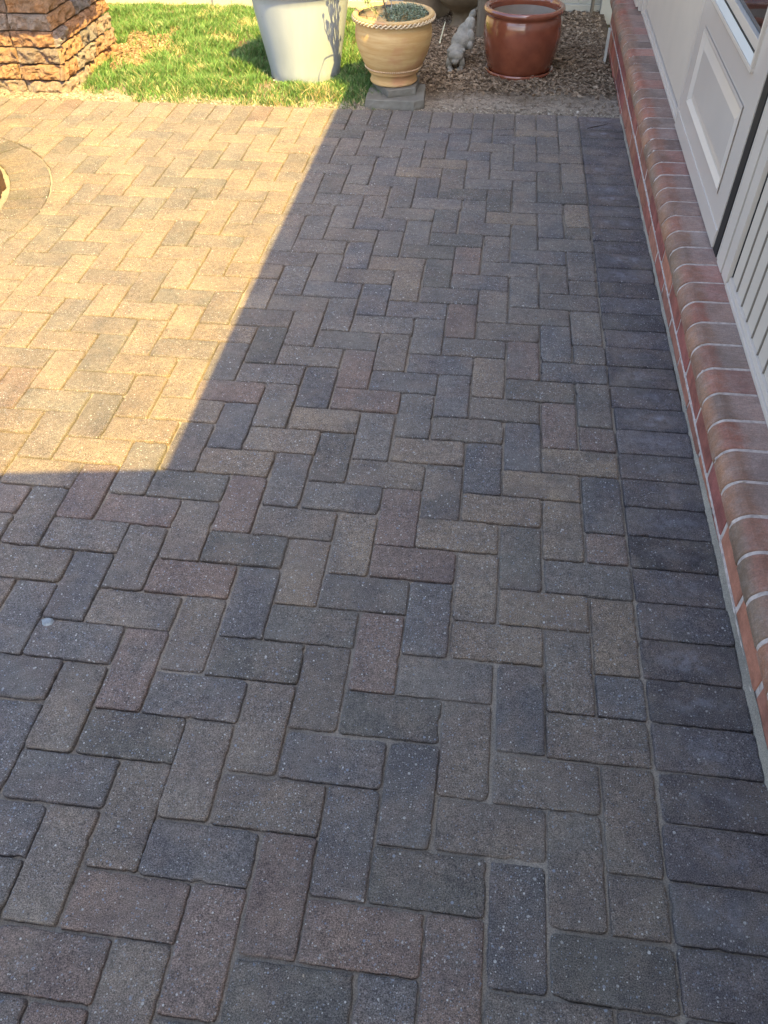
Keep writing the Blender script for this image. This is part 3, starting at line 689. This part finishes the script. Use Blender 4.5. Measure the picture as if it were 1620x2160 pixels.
# ------------------------------------------------------------------ rock faced stone column and fire pit
def rock_patch(mb, o, ux, uz, nrm, L, H, colr, res=0.007, depth=0.024, seedv=0.0):
    """one rock faced block face: grid displaced along nrm, edges set back"""
    pro = random.uniform(-.004, .007); nu = max(3, int(L / res)); nv = max(3, int(H / res)); V = []
    o, ux, uz, nrm = map(Vector, (o, ux, uz, nrm))
    for b in range(nv + 1):
        for a in range(nu + 1):
            s, t = a / nu, b / nv; p = o + ux * (L * s) + uz * (H * t)
            e = min(s * L, (1 - s) * L, t * H, (1 - t) * H); e = min(1, e / 0.010)
            q = p * 19 + Vector((seedv, 0, seedv * 2)); d = pro + noise.fractal(q, 1.0, 2.1, 4) * depth + noise.noise(p * 75) * .005
            V.append(p + nrm * ((-0.009 + (0.013 + d) * e ** .4)))
    F = [(b * (nu + 1) + a, b * (nu + 1) + a + 1, (b + 1) * (nu + 1) + a + 1, (b + 1) * (nu + 1) + a) for b in range(nv) for a in range(nu)]
    mb.add(V, F, colr)
RCOL = [(0.33, 0.16, 0.075), (0.22, 0.175, 0.14), (0.28, 0.165, 0.095), (0.17, 0.15, 0.14), (0.36, 0.19, 0.085)]
colm = empty('stone_column', (-3.05, 4.03, 0)); tag(colm, 'square column of rough orange and grey rock faced blocks at the lawn corner', 'stone column')
ms = MB(); cx0, cx1, cy0, cy1 = -3.50, -2.625, 3.680, 4.400
O = Vector((-3.05, 4.03, 0))
zc = [-0.03, 0.052, 0.128, 0.203, 0.277] + [0.277 + 0.075 * q for q in range(1, 9)]
for r in range(len(zc) - 1):
    z0, z1 = zc[r] + .0015, zc[r + 1] - .0015; inset = 0.0035 * r
    cuts = [cx0, cx1 - (0.24 if r % 2 else 0.40) - random.uniform(-.03, .03), cx1 - inset] if r % 2 else [cx0, cx0 + .25, cx1 - .235, cx1 - inset]
    for a, b in zip(cuts[:-1], cuts[1:]):
        rock_patch(ms, Vector((a + .002, cy0 + inset, z0)) - O, (1, 0, 0), (0, 0, 1), (0, -1, 0), b - a - .004, z1 - z0, vary(random.choice(RCOL), .12), seedv=r * 3 + a)
    cy = [cy0 + inset, cy0 + (.16 if r % 2 else .30), cy0 + (.42 if r % 2 else .52), cy1]
    for a, b in zip(cy[:-1], cy[1:]):
        rock_patch(ms, Vector((cx1 - inset, a + .002, z0)) - O, (0, 1, 0), (0, 0, 1), (1, 0, 0), b - a - .004, z1 - z0, vary(random.choice(RCOL), .12), seedv=r * 5 + b)
ms.box(cx0 - O.x, cx1 - O.x - .055, cy0 - O.y + .052, cy1 - O.y - .004, -.05, 0.876, (0.10, 0.08, 0.06))
ms.build('masonry', M['rock'], colm, smooth=False)
cp = MB(); cp.box(-3.6 - O.x, -2.30 - O.x, 3.27 - O.y, 3.80 - O.y, .878, .94, (0.3, 0.22, 0.15), bev=.006)  # unseen slab, overhang shaped to throw shade on the upper courses
cp.build('unseen_cap_slab', M['rock'], colm)

pit = empty('fire_pit', (PITC[0], PITC[1], 0)); tag(pit, 'round fire pit of rough brown blocks inside the ring of radial pavers', 'fire pit')
kk = NT('dark_brown_block', .9, .2)  # one dark brown tone for the whole pit, darker than the column
dk = kk.mix(kk.ramp(kk.noise(30, 5, .7), [(0.35, 0.0), (0.65, 1.0)]), (0.10, 0.055, 0.035), (0.055, 0.035, 0.028)); M['darkrock'] = kk.out(dk, kk.bump(kk.noise(110, 5, .75), 1.0, .008))
pw = MB(); RP = 0.674
for r in range(4):
    z0 = -.02 + r * .09; nb = 22
    for q in range(nb):
        a0 = 2 * math.pi * (q + .35 + (r % 2) * .5) / nb; a1 = a0 + 2 * math.pi / nb
        p0 = Vector((RP * math.cos(a0), RP * math.sin(a0), z0 + .002)); p1 = Vector((RP * math.cos(a1), RP * math.sin(a1), z0 + .002)); u = (p1 - p0); L = u.length; u.normalize()
        nrm = Vector((u.y, -u.x, 0))
        rock_patch(pw, p0 + u * .002, u, (0, 0, 1), nrm, L - .004, .086, vary(random.choice(RCOL), .12), .012, .010, seedv=r * 7 + q)
pw.lathe([(.46, .345), (.46, -.04), (.635, -.04), (.635, .345)], 0, 0, 0, 48, (0.12, 0.09, 0.07))
pw.build('masonry', M['darkrock'], pit)
pc = MB(); pc.lathe([(.44, .346), (.44, .39), (.672, .39), (.678, .385), (.678, .352), (.672, .346)], 0, 0, 0, 64, (0.3, 0.22, 0.16)); pc.f = pc.f[:-2]; pc.c = pc.c[:-2]; pc.m = pc.m[:-2]
pc.add([pc.v[k] for k in range(64)] + [pc.v[5 * 64 + k] for k in range(64)], [(k, (k + 1) % 64, 64 + (k + 1) % 64, 64 + k) for k in range(64)], (0.3, 0.22, 0.16))
pc.build('coping', M['darkrock'], pit)

# ------------------------------------------------------------------ pots
def pot_mat_white():
    k = NT('pale_grey_glazed_clay', 0.42, 0.4)
    mp = k.n('ShaderNodeMapping'); mp.inputs['Scale'].default_value = (9, 9, 1.6); k.l(k.obj(), mp.inputs[0])
    c = k.mix(k.ramp(k.noise(1.0, 5, 0.6, mp.outputs[0]), [(0.35, 0.0), (0.7, 1.0)]), (0.285, 0.32, 0.36), (0.35, 0.385, 0.415))
    sp = k.voro(24); se = k.n('ShaderNodeSeparateColor'); k.l(sp.outputs['Color'], se.inputs[0])
    c = k.mix(k.math('MULTIPLY', k.math('GREATER_THAN', se.outputs[0], .93), k.math('LESS_THAN', sp.outputs['Distance'], .09)), c, (0.12, 0.11, 0.1))
    return k.out(c, k.bump(k.noise(30, 3), .15, .002))
wp = empty('white_planter', (-1.435, 4.055, -.004)); tag(wp, 'large pale grey tapered planter standing on the sunlit grass', 'planter')
b = MB(); b.lathe([(.150, .012), (.182, .012), (.186, .020), (.190, .06), (.205, .14), (.221, .22), (.236, .30), (.248, .37), (.254, .405), (.262, .412), (.272, .425), (.276, .45), (.276, .485), (.270, .495), (.256, .495), (.250, .48), (.240, .38), (.225, .34)], 0, 0, 0, 96)
b.build('planter_body', pot_mat_white(), wp, True)
b = MB(); b.lathe([(.14, 0), (.188, 0), (.194, .003), (.194, .0105), (.188, .0118), (.14, .0118)], 0, 0, 0, 96); b.build('foot_rim', m_plain('bright_white_glaze', (.78, .78, .76), .4), wp, True)
b = MB(); b.lathe([(.02, .375), (.236, .376), (.236, .36)], 0, 0, 0, 48); b.build('potting_soil', M['soil'], wp)

def terra_mat():
    k = NT('ochre_terracotta', 0.78, 0.25)
    mp = k.n('ShaderNodeMapping'); mp.inputs['Scale'].default_value = (5, 5, 46); k.l(k.obj(), mp.inputs[0])
    n = k.noise(1.0, 6, 0.65, mp.outputs[0])
    c = k.mix(k.ramp(n, [(0.4, 0.0), (0.62, 1.0)]), (0.50, 0.31, 0.125), (0.60, 0.42, 0.20))
    c = k.mix(k.math('MULTIPLY', k.ramp(k.noise(6, 4), [(0.52, 0.0), (0.68, 1.0)]), 0.7), c, (0.45, 0.20, 0.11))
    return k.out(c, k.bump(k.noise(1.0, 4, 0.6, mp.outputs[0]), .25, .002))
M['terra'] = terra_mat()
tp = empty('terracotta_pot', (-0.922, 3.785, .071)); tag(tp, 'tan terracotta pot with braided rim standing on two grey stones', 'pot')
b = MB(); b.lathe([(.09, 0), (.112, 0), (.1175, .004), (.119, .010), (.1165, .016), (.113, .019), (.113, .040), (.118, .046), (.126, .049), (.130, .055), (.130, .061), (.127, .066), (.133, .072), (.142, .078), (.152, .095), (.168, .130), (.180, .165), (.187, .200), (.188, .225), (.184, .250), (.178, .272), (.180, .280)], 0, 0, 0, 96)
b.lathe([(.179, .2795), (.190, .283), (.197, .290), (.198, .297), (.192, .302), (.180, .302), (.172, .296), (.166, .27), (.162, .22), (.150, .20)], 0, 0, 0, 96)
b.build('pot_body', M['terra'], tp, True)
b = MB()
for s in range(2):
    pts = []; rr = []
    for q in range(241):
        t = 2 * math.pi * q / 240; ph = t * 26 + s * math.pi
        pts.append(((.1955 + .0045 * math.cos(ph)) * math.cos(t), (.1955 + .0045 * math.cos(ph)) * math.sin(t), .284 + .0065 * math.sin(ph)))
    b.tube(pts, .0042, 6)
b.build('braided_rim', m_plain('pale_clay_braid', (.58, .46, .30), .8, .2, .2, 30), tp, True)
b = MB()
for q in range(84):
    t = 2 * math.pi * q / 84; c_ = (.1415 * math.cos(t), .1415 * math.sin(t), .0745)
    b.lathe([(.0005, -.0042), (.0032, -.003), (.0044, 0), (.0032, .003), (.0005, .0042)], *c_, 8)
b.build('beaded_band', m_plain('pale_clay_bead', (.62, .44, .28), .8, .2, .2, 30), tp, True)
b = MB(); b.lathe([(.01, .222), (.15, .222), (.1615, .218)], 0, 0, 0, 48); b.build('potting_soil', M['soil'], tp)

b = MB(); b.lathe([(.02, .2225), (.1495, .223), (.1605, .23), (.1645, .268), (.1700, .293)], 0, 0, 0, 96); b.f = b.f[:-1]; b.c = b.c[:-1]; b.m = b.m[:-1]  # added dark lining: shade inside the pot put into its colour
b.build('interior_shade_lining', m_plain('dark_shade_lining', (.085, .082, .07), .8, .2, .2, 20), tp, True)
# planting in the terracotta pot: low grey green mat on one side, thin twigs rising out of it
pl = empty('potted_herb', (-0.922, 3.785, .333)); tag(pl, 'low grey green creeping herb with thin twigs growing in the tan pot', 'plant')
b = MB()
def leaf(mb, p, d, L, w, c, bend=.3):
    p = Vector(p); d = Vector(d).normalized(); s = d.cross(Vector((random.gauss(0, .4), random.gauss(0, .4), 1))).normalized(); u = s.cross(d)
    V = [p, p + d * L * .35 + s * w, p + d * L * .35 - s * w, p + d * L * .75 + s * w * .7 - u * L * bend * .2, p + d * L * .75 - s * w * .7 - u * L * bend * .2, p + d * L - u * L * bend * .5]
    mb.add(V, [(0, 1, 2), (1, 3, 4, 2), (3, 5, 4)], c)
for q in range(5200):
    t = random.uniform(0, 6.28); r = .158 * math.sqrt(random.random()); x_, y_ = r * math.cos(t), r * math.sin(t)
    hm = max(0, .055 - ((x_ - .06) ** 2 + (y_ - .03) ** 2) * 2.6) + .008
    if x_ < -.03 and random.random() < .55: continue
    c = vary(random.choice([(.15, .19, .11), (.20, .24, .15), (.11, .14, .08), (.27, .30, .21)]), .15)
    leaf(b, (x_, y_, hm * random.uniform(.5, 1)), (random.gauss(0, 1), random.gauss(0, 1), random.uniform(.1, 1.1)), random.uniform(.008, .018), random.uniform(.0012, .0028), c)
for q in range(60):     # stems of the mat
    t = random.uniform(0, 6.28); r = .15 * math.sqrt(random.random()); b.tube([(r * math.cos(t), r * math.sin(t), -.02), (r * math.cos(t) * 1.05, r * math.sin(t) * 1.05, .03)], .0012, 4, (.12, .12, .07))
b.build('leaf_mat', M['grass'], pl)
b = MB()
def twig(p0, p1, nleaf, c=(.30, .30, .26), r0=.0026, leafc=(.20, .26, .16), L=.04):
    p0, p1 = Vector(p0), Vector(p1); pts = []
    side = Vector((random.gauss(0, .03), random.gauss(0, .03), 0))
    for q in range(9):
        t = q / 8; pts.append(p0.lerp(p1, t) + side * math.sin(t * 3.1) + Vector((random.gauss(0, .003), random.gauss(0, .003), 0)))
    b.tube(pts, [r0 * (1 - .6 * q / 8) for q in range(9)], 6, c)
    for q in range(nleaf):
        t = random.uniform(.3, 1); p = pts[min(8, int(t * 8))]
        leaf(b, p, (random.gauss(0, .6), random.gauss(0, .6), random.uniform(.3, 1.4)), L * random.uniform(.6, 1.2), L * .10, vary(leafc, .15))
random.seed(21)
twig((-.02, -.02, -.02), (-.05, -.05, .16), 0, (.42, .42, .40), .003)
twig((-.05, -.05, .10), (-.13, -.09, .27), 3, (.42, .42, .40), .0022)
twig((-.035, -.035, .06), (.03, -.02, .26), 3, (.42, .42, .40), .0022)
for q in range(9):
    e_ = Vector((-.10 + random.gauss(0, .022), -.19 + random.gauss(0, .02), random.uniform(.36, .62)))
    b.tube([(-.02, -.03, -.02), (-.035, -.06, .08), (-.06, -.12, .22), e_.lerp(Vector((-.06, -.12, .22)), .4), e_], [.0045, .0042, .0038, .0034, .0026], 6, (.24, .22, .15))
    for w_ in range(7):
        p_ = Vector((-.06, -.12, .20)).lerp(e_, .25 + .75 * w_ / 6) + Vector((0, 0, .004)); d_ = Vector((random.gauss(0, .6), random.gauss(0, .5), 1.2)).normalized() * random.uniform(.02, .05)
        b.tube([p_, p_ + d_], [.0026, .002], 5, (.24, .22, .15)); b.lathe([(.0004, -.008), (.006, -.003), (.0075, .002), (.0004, .011)], *(p_ + d_), 6, (.20, .22, .10))
b.tube([(-.05, -.10, .16), (-.085, -.17, .30), (-.12, -.22, .30), (-.145, -.24, .24), (-.15, -.24, .20)], .0022, 6, (.2, .2, .1))
twig((-.06, .0, .0), (-.20, .03, .11), 10, (.2, .24, .1), .0018, (.24, .36, .12), .035)
twig((-.05, .03, .0), (-.17, .10, .14), 10, (.2, .24, .1), .0018, (.24, .36, .12), .035)
b.build('twigs', M['grass'], pl)

def rough_slab(name, pts, z0, z1, mat, label, cat):
    mb = MB(); n_ = len(pts); P = resample(pts, .012); n_ = len(P); cx = P[:, 0].mean(); cy = P[:, 1].mean(); V = []
    for zi, (z, s) in enumerate(((z0, .985), (z0 + (z1 - z0) * .3, 1.0), (z0 + (z1 - z0) * .6, .995), (z1 - .003, .99), (z1, .965))):
        for q, (a, c_) in enumerate(P):
            d = 1 + .02 * noise.noise(Vector((a * 50, c_ * 50, zi * 2.2)))
            V.append((cx + (a - cx) * s * d, cy + (c_ - cy) * s * d, z + .0012 * noise.noise(Vector((a * 30, c_ * 30, 3)))))
    F = [(r * n_ + q, r * n_ + (q + 1) % n_, (r + 1) * n_ + (q + 1) % n_, (r + 1) * n_ + q) for r in range(4) for q in range(n_)] + [tuple(range(n_))[::-1], tuple(4 * n_ + q for q in range(n_))]
    mb.add(V, F, (1, 1, 1)); o = mb.build(name, mat); tag(o, label, cat); return o
M['slate'] = m_plain('grey_flagstone', (0.165, 0.155, 0.13), .85, .25, .2, 14, .7, 90)
rough_slab('flagstone', [(-1.045, 3.600), (-.80, 3.590), (-.752, 3.625), (-.765, 3.86), (-1.00, 3.90), (-1.05, 3.80)], -.012, .036, M['slate'], 'flat grey flagstone under the tan pot, lowest of the two stones', 'stone')
rough_slab('stone_block', [(-.932, 3.628), (-.800, 3.685), (-.80, 3.880), (-1.03, 3.80)], .0370, .0700, M['slate'], 'small grey stone block on the flagstone, right under the tan pot', 'stone')

def red_mat():
    k = NT('red_brown_glaze', 0.12, 0.6)
    mp = k.n('ShaderNodeMapping'); mp.inputs['Scale'].default_value = (4, 4, 120); k.l(k.obj(), mp.inputs[0])
    c = k.mix(k.ramp(k.noise(12, 4), [(0.35, 0.0), (0.65, 1.0)]), (0.235, 0.068, 0.034), (0.165, 0.046, 0.024))
    k.b.inputs['Coat Weight'].default_value = .6; k.b.inputs['Coat Roughness'].default_value = .06
    return k.out(c, k.bump(k.noise(1.0, 3, .6, mp.outputs[0]), .35, .002))
rpot = empty('red_pot', (-0.292, 4.205, .002)); tag(rpot, 'glossy red brown glazed round pot standing empty on its saucer', 'pot')
b = MB(); b.lathe([(.12, .022), (.162, .022), (.170, .032), (.182, .075), (.194, .13), (.201, .18), (.203, .215), (.200, .25), (.194, .272), (.192, .280), (.200, .286), (.207, .294), (.209, .304), (.205, .313), (.196, .317), (.186, .314), (.180, .306), (.180, .285), (.184, .22), (.178, .12), (.16, .05), (.02, .048)], 0, 0, 0, 112,
        wob=lambda i, t, z: .0012 * math.sin(z * 140) if 4 < i < 9 else 0)
b.build('pot_body', red_mat(), rpot, True)
b = MB(); b.lathe([(.02, .047), (.160, .0485), (.168, .085), (.175, .13), (.179, .18), (.1805, .22), (.1785, .275)], 0, 0, 0, 96); b.f = b.f[:-2] + b.f[-2:-1]; b.c = b.c[:-1]; b.m = b.m[:-1]
b.build('unglazed_lining', m_plain('grey_brown_clay_lining', (0.30, 0.25, 0.20), .9, .2, .15, 12), rpot, True)
b = MB(); b.lathe([(.02, 0), (.168, 0), (.178, .006), (.183, .016), (.183, .026), (.178, .029), (.174, .022), (.164, .0195), (.02, .0195)], 0, 0, 0, 96)
b.build('saucer', red_mat(), rpot, True)

# ------------------------------------------------------------------ stone animal figurine between the pots
fg = empty('animal_figurine', (-0.635, 4.23, 0)); fg.scale = (1.1, 1.15, .9); tag(fg, 'weathered grey stone animal figurine crouching head down between the tan and red pots', 'figurine')
bm = bmesh.new()
def ell(c, r, rot=(0, 0, 0)):
    m = Matrix.Translation(c) @ Matrix.Rotation(rot[2], 4, 'Z') @ Matrix.Rotation(rot[0], 4, 'X') @ Matrix.Rotation(rot[1], 4, 'Y') @ Matrix.Diagonal((*r, 1))
    bmesh.ops.create_uvsphere(bm, u_segments=28, v_segments=18, radius=1, matrix=m)
ell((.000, .010, .085), (.046, .040, .052))            # chest / shoulders
ell((.018, .045, .135), (.048, .045, .060), (-.25, .25, 0))  # mid back
ell((.034, .075, .178), (.040, .038, .050), (-.2, .35, 0))   # rump
ell((.052, .085, .215), (.026, .024, .045), (-.1, .35, 0))
ell((.066, .090, .262), (.0165, .016, .030), (0, .30, 0))    # raised tail
ell((.066, .060, .215), (.018, .020, .045), (0, .1, 0))      # hind leg folded at the side
ell((.068, .040, .160), (.019, .022, .040), (.2, -.1, 0))
ell((.066, .022, .120), (.016, .018, .024))                  # hind paw
ell((.000, -.030, .082), (.038, .030, .030), (.5, 0, 0))     # head
ell((.000, -.052, .060), (.019, .018, .016))                 # muzzle
ell((-.032, -.018, .105), (.012, .010, .016), (0, -.5, 0)); ell((.034, -.018, .106), (.012, .010, .016), (0, .5, 0))   # ears
ell((-.016, -.052, .080), (.0065, .005, .006)); ell((.017, -.052, .080), (.0065, .005, .006))
for sx in (-1, 1):
    ell((sx * .030, -.022, .048), (.0165, .018, .040), (.15, -sx * .15, 0)); ell((sx * .024, -.040, .014), (.0165, .024, .013))
    for t in (-1, 0, 1): ell((sx * .024 + t * .0095, -.062, .010), (.0048, .009, .0075))
me = bpy.data.meshes.new('figurine_body'); bm.to_mesh(me); bm.free()
def stone_mat():
    k = NT('weathered_cast_stone', .9, .2)
    c = k.mix(k.ramp(k.noise(22, 5), [(0.4, 0.0), (0.65, 1.0)]), (0.30, 0.28, 0.235), (0.19, 0.18, 0.15))
    c = k.mix(k.math('MULTIPLY', k.ramp(k.noise(60, 3), [(0.6, 0.0), (0.7, 1.0)]), .5), c, (0.11, 0.11, 0.09))
    return k.out(c, k.bump(k.noise(110, 4, .7), .7, .003))
fo = link('figurine_body', me, stone_mat(), fg, True)
md = fo.modifiers.new('remesh', 'REMESH'); md.mode = 'VOXEL'; md.voxel_size = .0028; md.use_smooth_shade = True
md = fo.modifiers.new('smooth', 'SMOOTH'); md.factor = .5; md.iterations = 3

# ------------------------------------------------------------------ tree, stake, brown pots at the back of the bed
def bark_mat():
    k = NT('tree_bark', .9, .15)
    mp = k.n('ShaderNodeMapping'); mp.inputs['Scale'].default_value = (60, 60, 9); k.l(k.obj(), mp.inputs[0])
    n_ = k.noise(1, 5, .65, mp.outputs[0]); c = k.mix(n_, (.10, .08, .055), (.22, .18, .13))
    return k.out(c, k.bump(n_, .8, .006))
M['bark'] = bark_mat()
tr = empty('ornamental_tree', (-.515, 4.80, 0)); tag(tr, 'slim grey brown tree trunk rising from the mulch behind the figurine', 'tree')
b = MB(); pts = [(0, 0, -.03), (.001, 0, .03), (-.004, 0, .25), (.0, .01, .6), (.02, .01, 1.1), (.01, .02, 1.6), (.03, .03, 2.1)]
b.tube(pts, [.046, .037, .034, .032, .029, .024, .014], 16)
tips = []
for q in range(9):
    t = q * 2.4; z = 1.35 + .09 * q; p1 = Vector((.5 * math.cos(t), .5 * math.sin(t) * .7, z + .5)); b.tube([(0.012, .015, z), Vector((0.012, .015, z)).lerp(p1, .5) + Vector((0, 0, .06)), p1], [.011, .007, .003], 7); tips.append(p1)
b.build('trunk', M['bark'], tr, True)
b = MB()
for q in range(2600):
    c_ = random.choice(tips); p = Vector(c_) + Vector((random.gauss(0, .16), random.gauss(0, .16), random.gauss(0, .13))); p.y = min(p.y, .52)
    leaf(b, p, (random.gauss(0, 1), random.gauss(0, 1), random.gauss(0, .6)), random.uniform(.03, .055), random.uniform(.007, .012), vary((.06, .10, .03), .2))
b.build('crown', M['grass'], tr)
b = MB(); b.tube([(0.155, 5.36, -.02), (.158, 5.362, .3), (.163, 5.365, .8), (.158, 5.37, 1.2)], [.011, .010, .009, .007], 8)
tag(b.build('garden_stake', M['bark']), 'thin brown stake standing against the fence near the corner post', 'stake')
def brown_pot(name, x, y, s, label, foot):
    e = empty(name, (x, y, .0)); tag(e, label, 'pot', )
    b = MB(); P = [(.05, 0), (.075, 0), (.078, .012), (.060, .03), (.050, .07), (.058, .095), (.10, .12), (.145, .16), (.165, .21), (.168, .26), (.160, .30), (.172, .31), (.175, .33), (.165, .335), (.155, .32), (.150, .28), (.13, .27)] if foot else \
        [(.06, 0), (.11, .0), (.15, .02), (.18, .06), (.19, .11), (.185, .16), (.19, .175), (.18, .18), (.17, .17), (.165, .12), (.15, .12)]
    b.lathe([(a * s, c_ * s) for a, c_ in P], 0, 0, 0, 56); b.build('pot_body', m_plain(name + '_clay', (.17, .125, .075) if foot else (.20, .15, .095), .6, .3, .25, 14, .3, 60), e, True)
    b = MB(); b.lathe([(.01, .275 * s if foot else .125 * s), (.135 * s, .275 * s if foot else .125 * s)], 0, 0, 0, 32); b.build('potting_soil', M['soil'], e)
brown_pot('pedestal_urn', -.655, 5.03, 1.0, 'dark brown footed urn behind the figurine and left of the tree trunk', True)
brown_pot('clay_bowl', -.885, 5.24, .8, 'low brown clay bowl at the back of the bed behind the tan pot', False)
# dry blade standing in the mulch and twig on the paving
b = MB(); b.tube([(-.757, 4.62, .0), (-.752, 4.64, .03), (-.738, 4.66, .085), (-.728, 4.67, .12)], [.003, .0042, .0038, .0015], 6, (.62, .60, .42))
tag(b.build('dry_leaf_blade', m_tint('dry_blade', .7)), 'single pale straw leaf blade standing in the mulch beside the figurine', 'leaf')
b = MB(); b.tube([(.035, 3.405, .003), (.07, 3.43, .0045), (.10, 3.448, .003), (.135, 3.475, .004)], [.0012, .0016, .0014, .0008], 6, (.05, .035, .025))
tag(b.build('twig', M['chips']), 'small dark twig lying on the far corner paver by the house', 'twig')

b = MB(); V = []
random.seed(5)
for q in range(11):
    t = 2 * math.pi * q / 11; r = random.uniform(.008, .012); V.append((-1.277 + 1.35 * r * math.cos(t), .388 + r * math.sin(t), .0005))
V += [(-1.277 + (a + 1.277) * .7, .388 + (c_ - .388) * .7, .0042) for a, c_, z_ in V]
b.add(V, [(q, (q + 1) % 11, 11 + (q + 1) % 11, 11 + q) for q in range(11)] + [tuple(range(11, 22))])
tag(b.build('stone_chip', m_plain('bluish_flint', (.20, .215, .22), .6, .4, .3, 120)), 'pale bluish flat stone chip lying on the shaded pavers at left', 'stone')
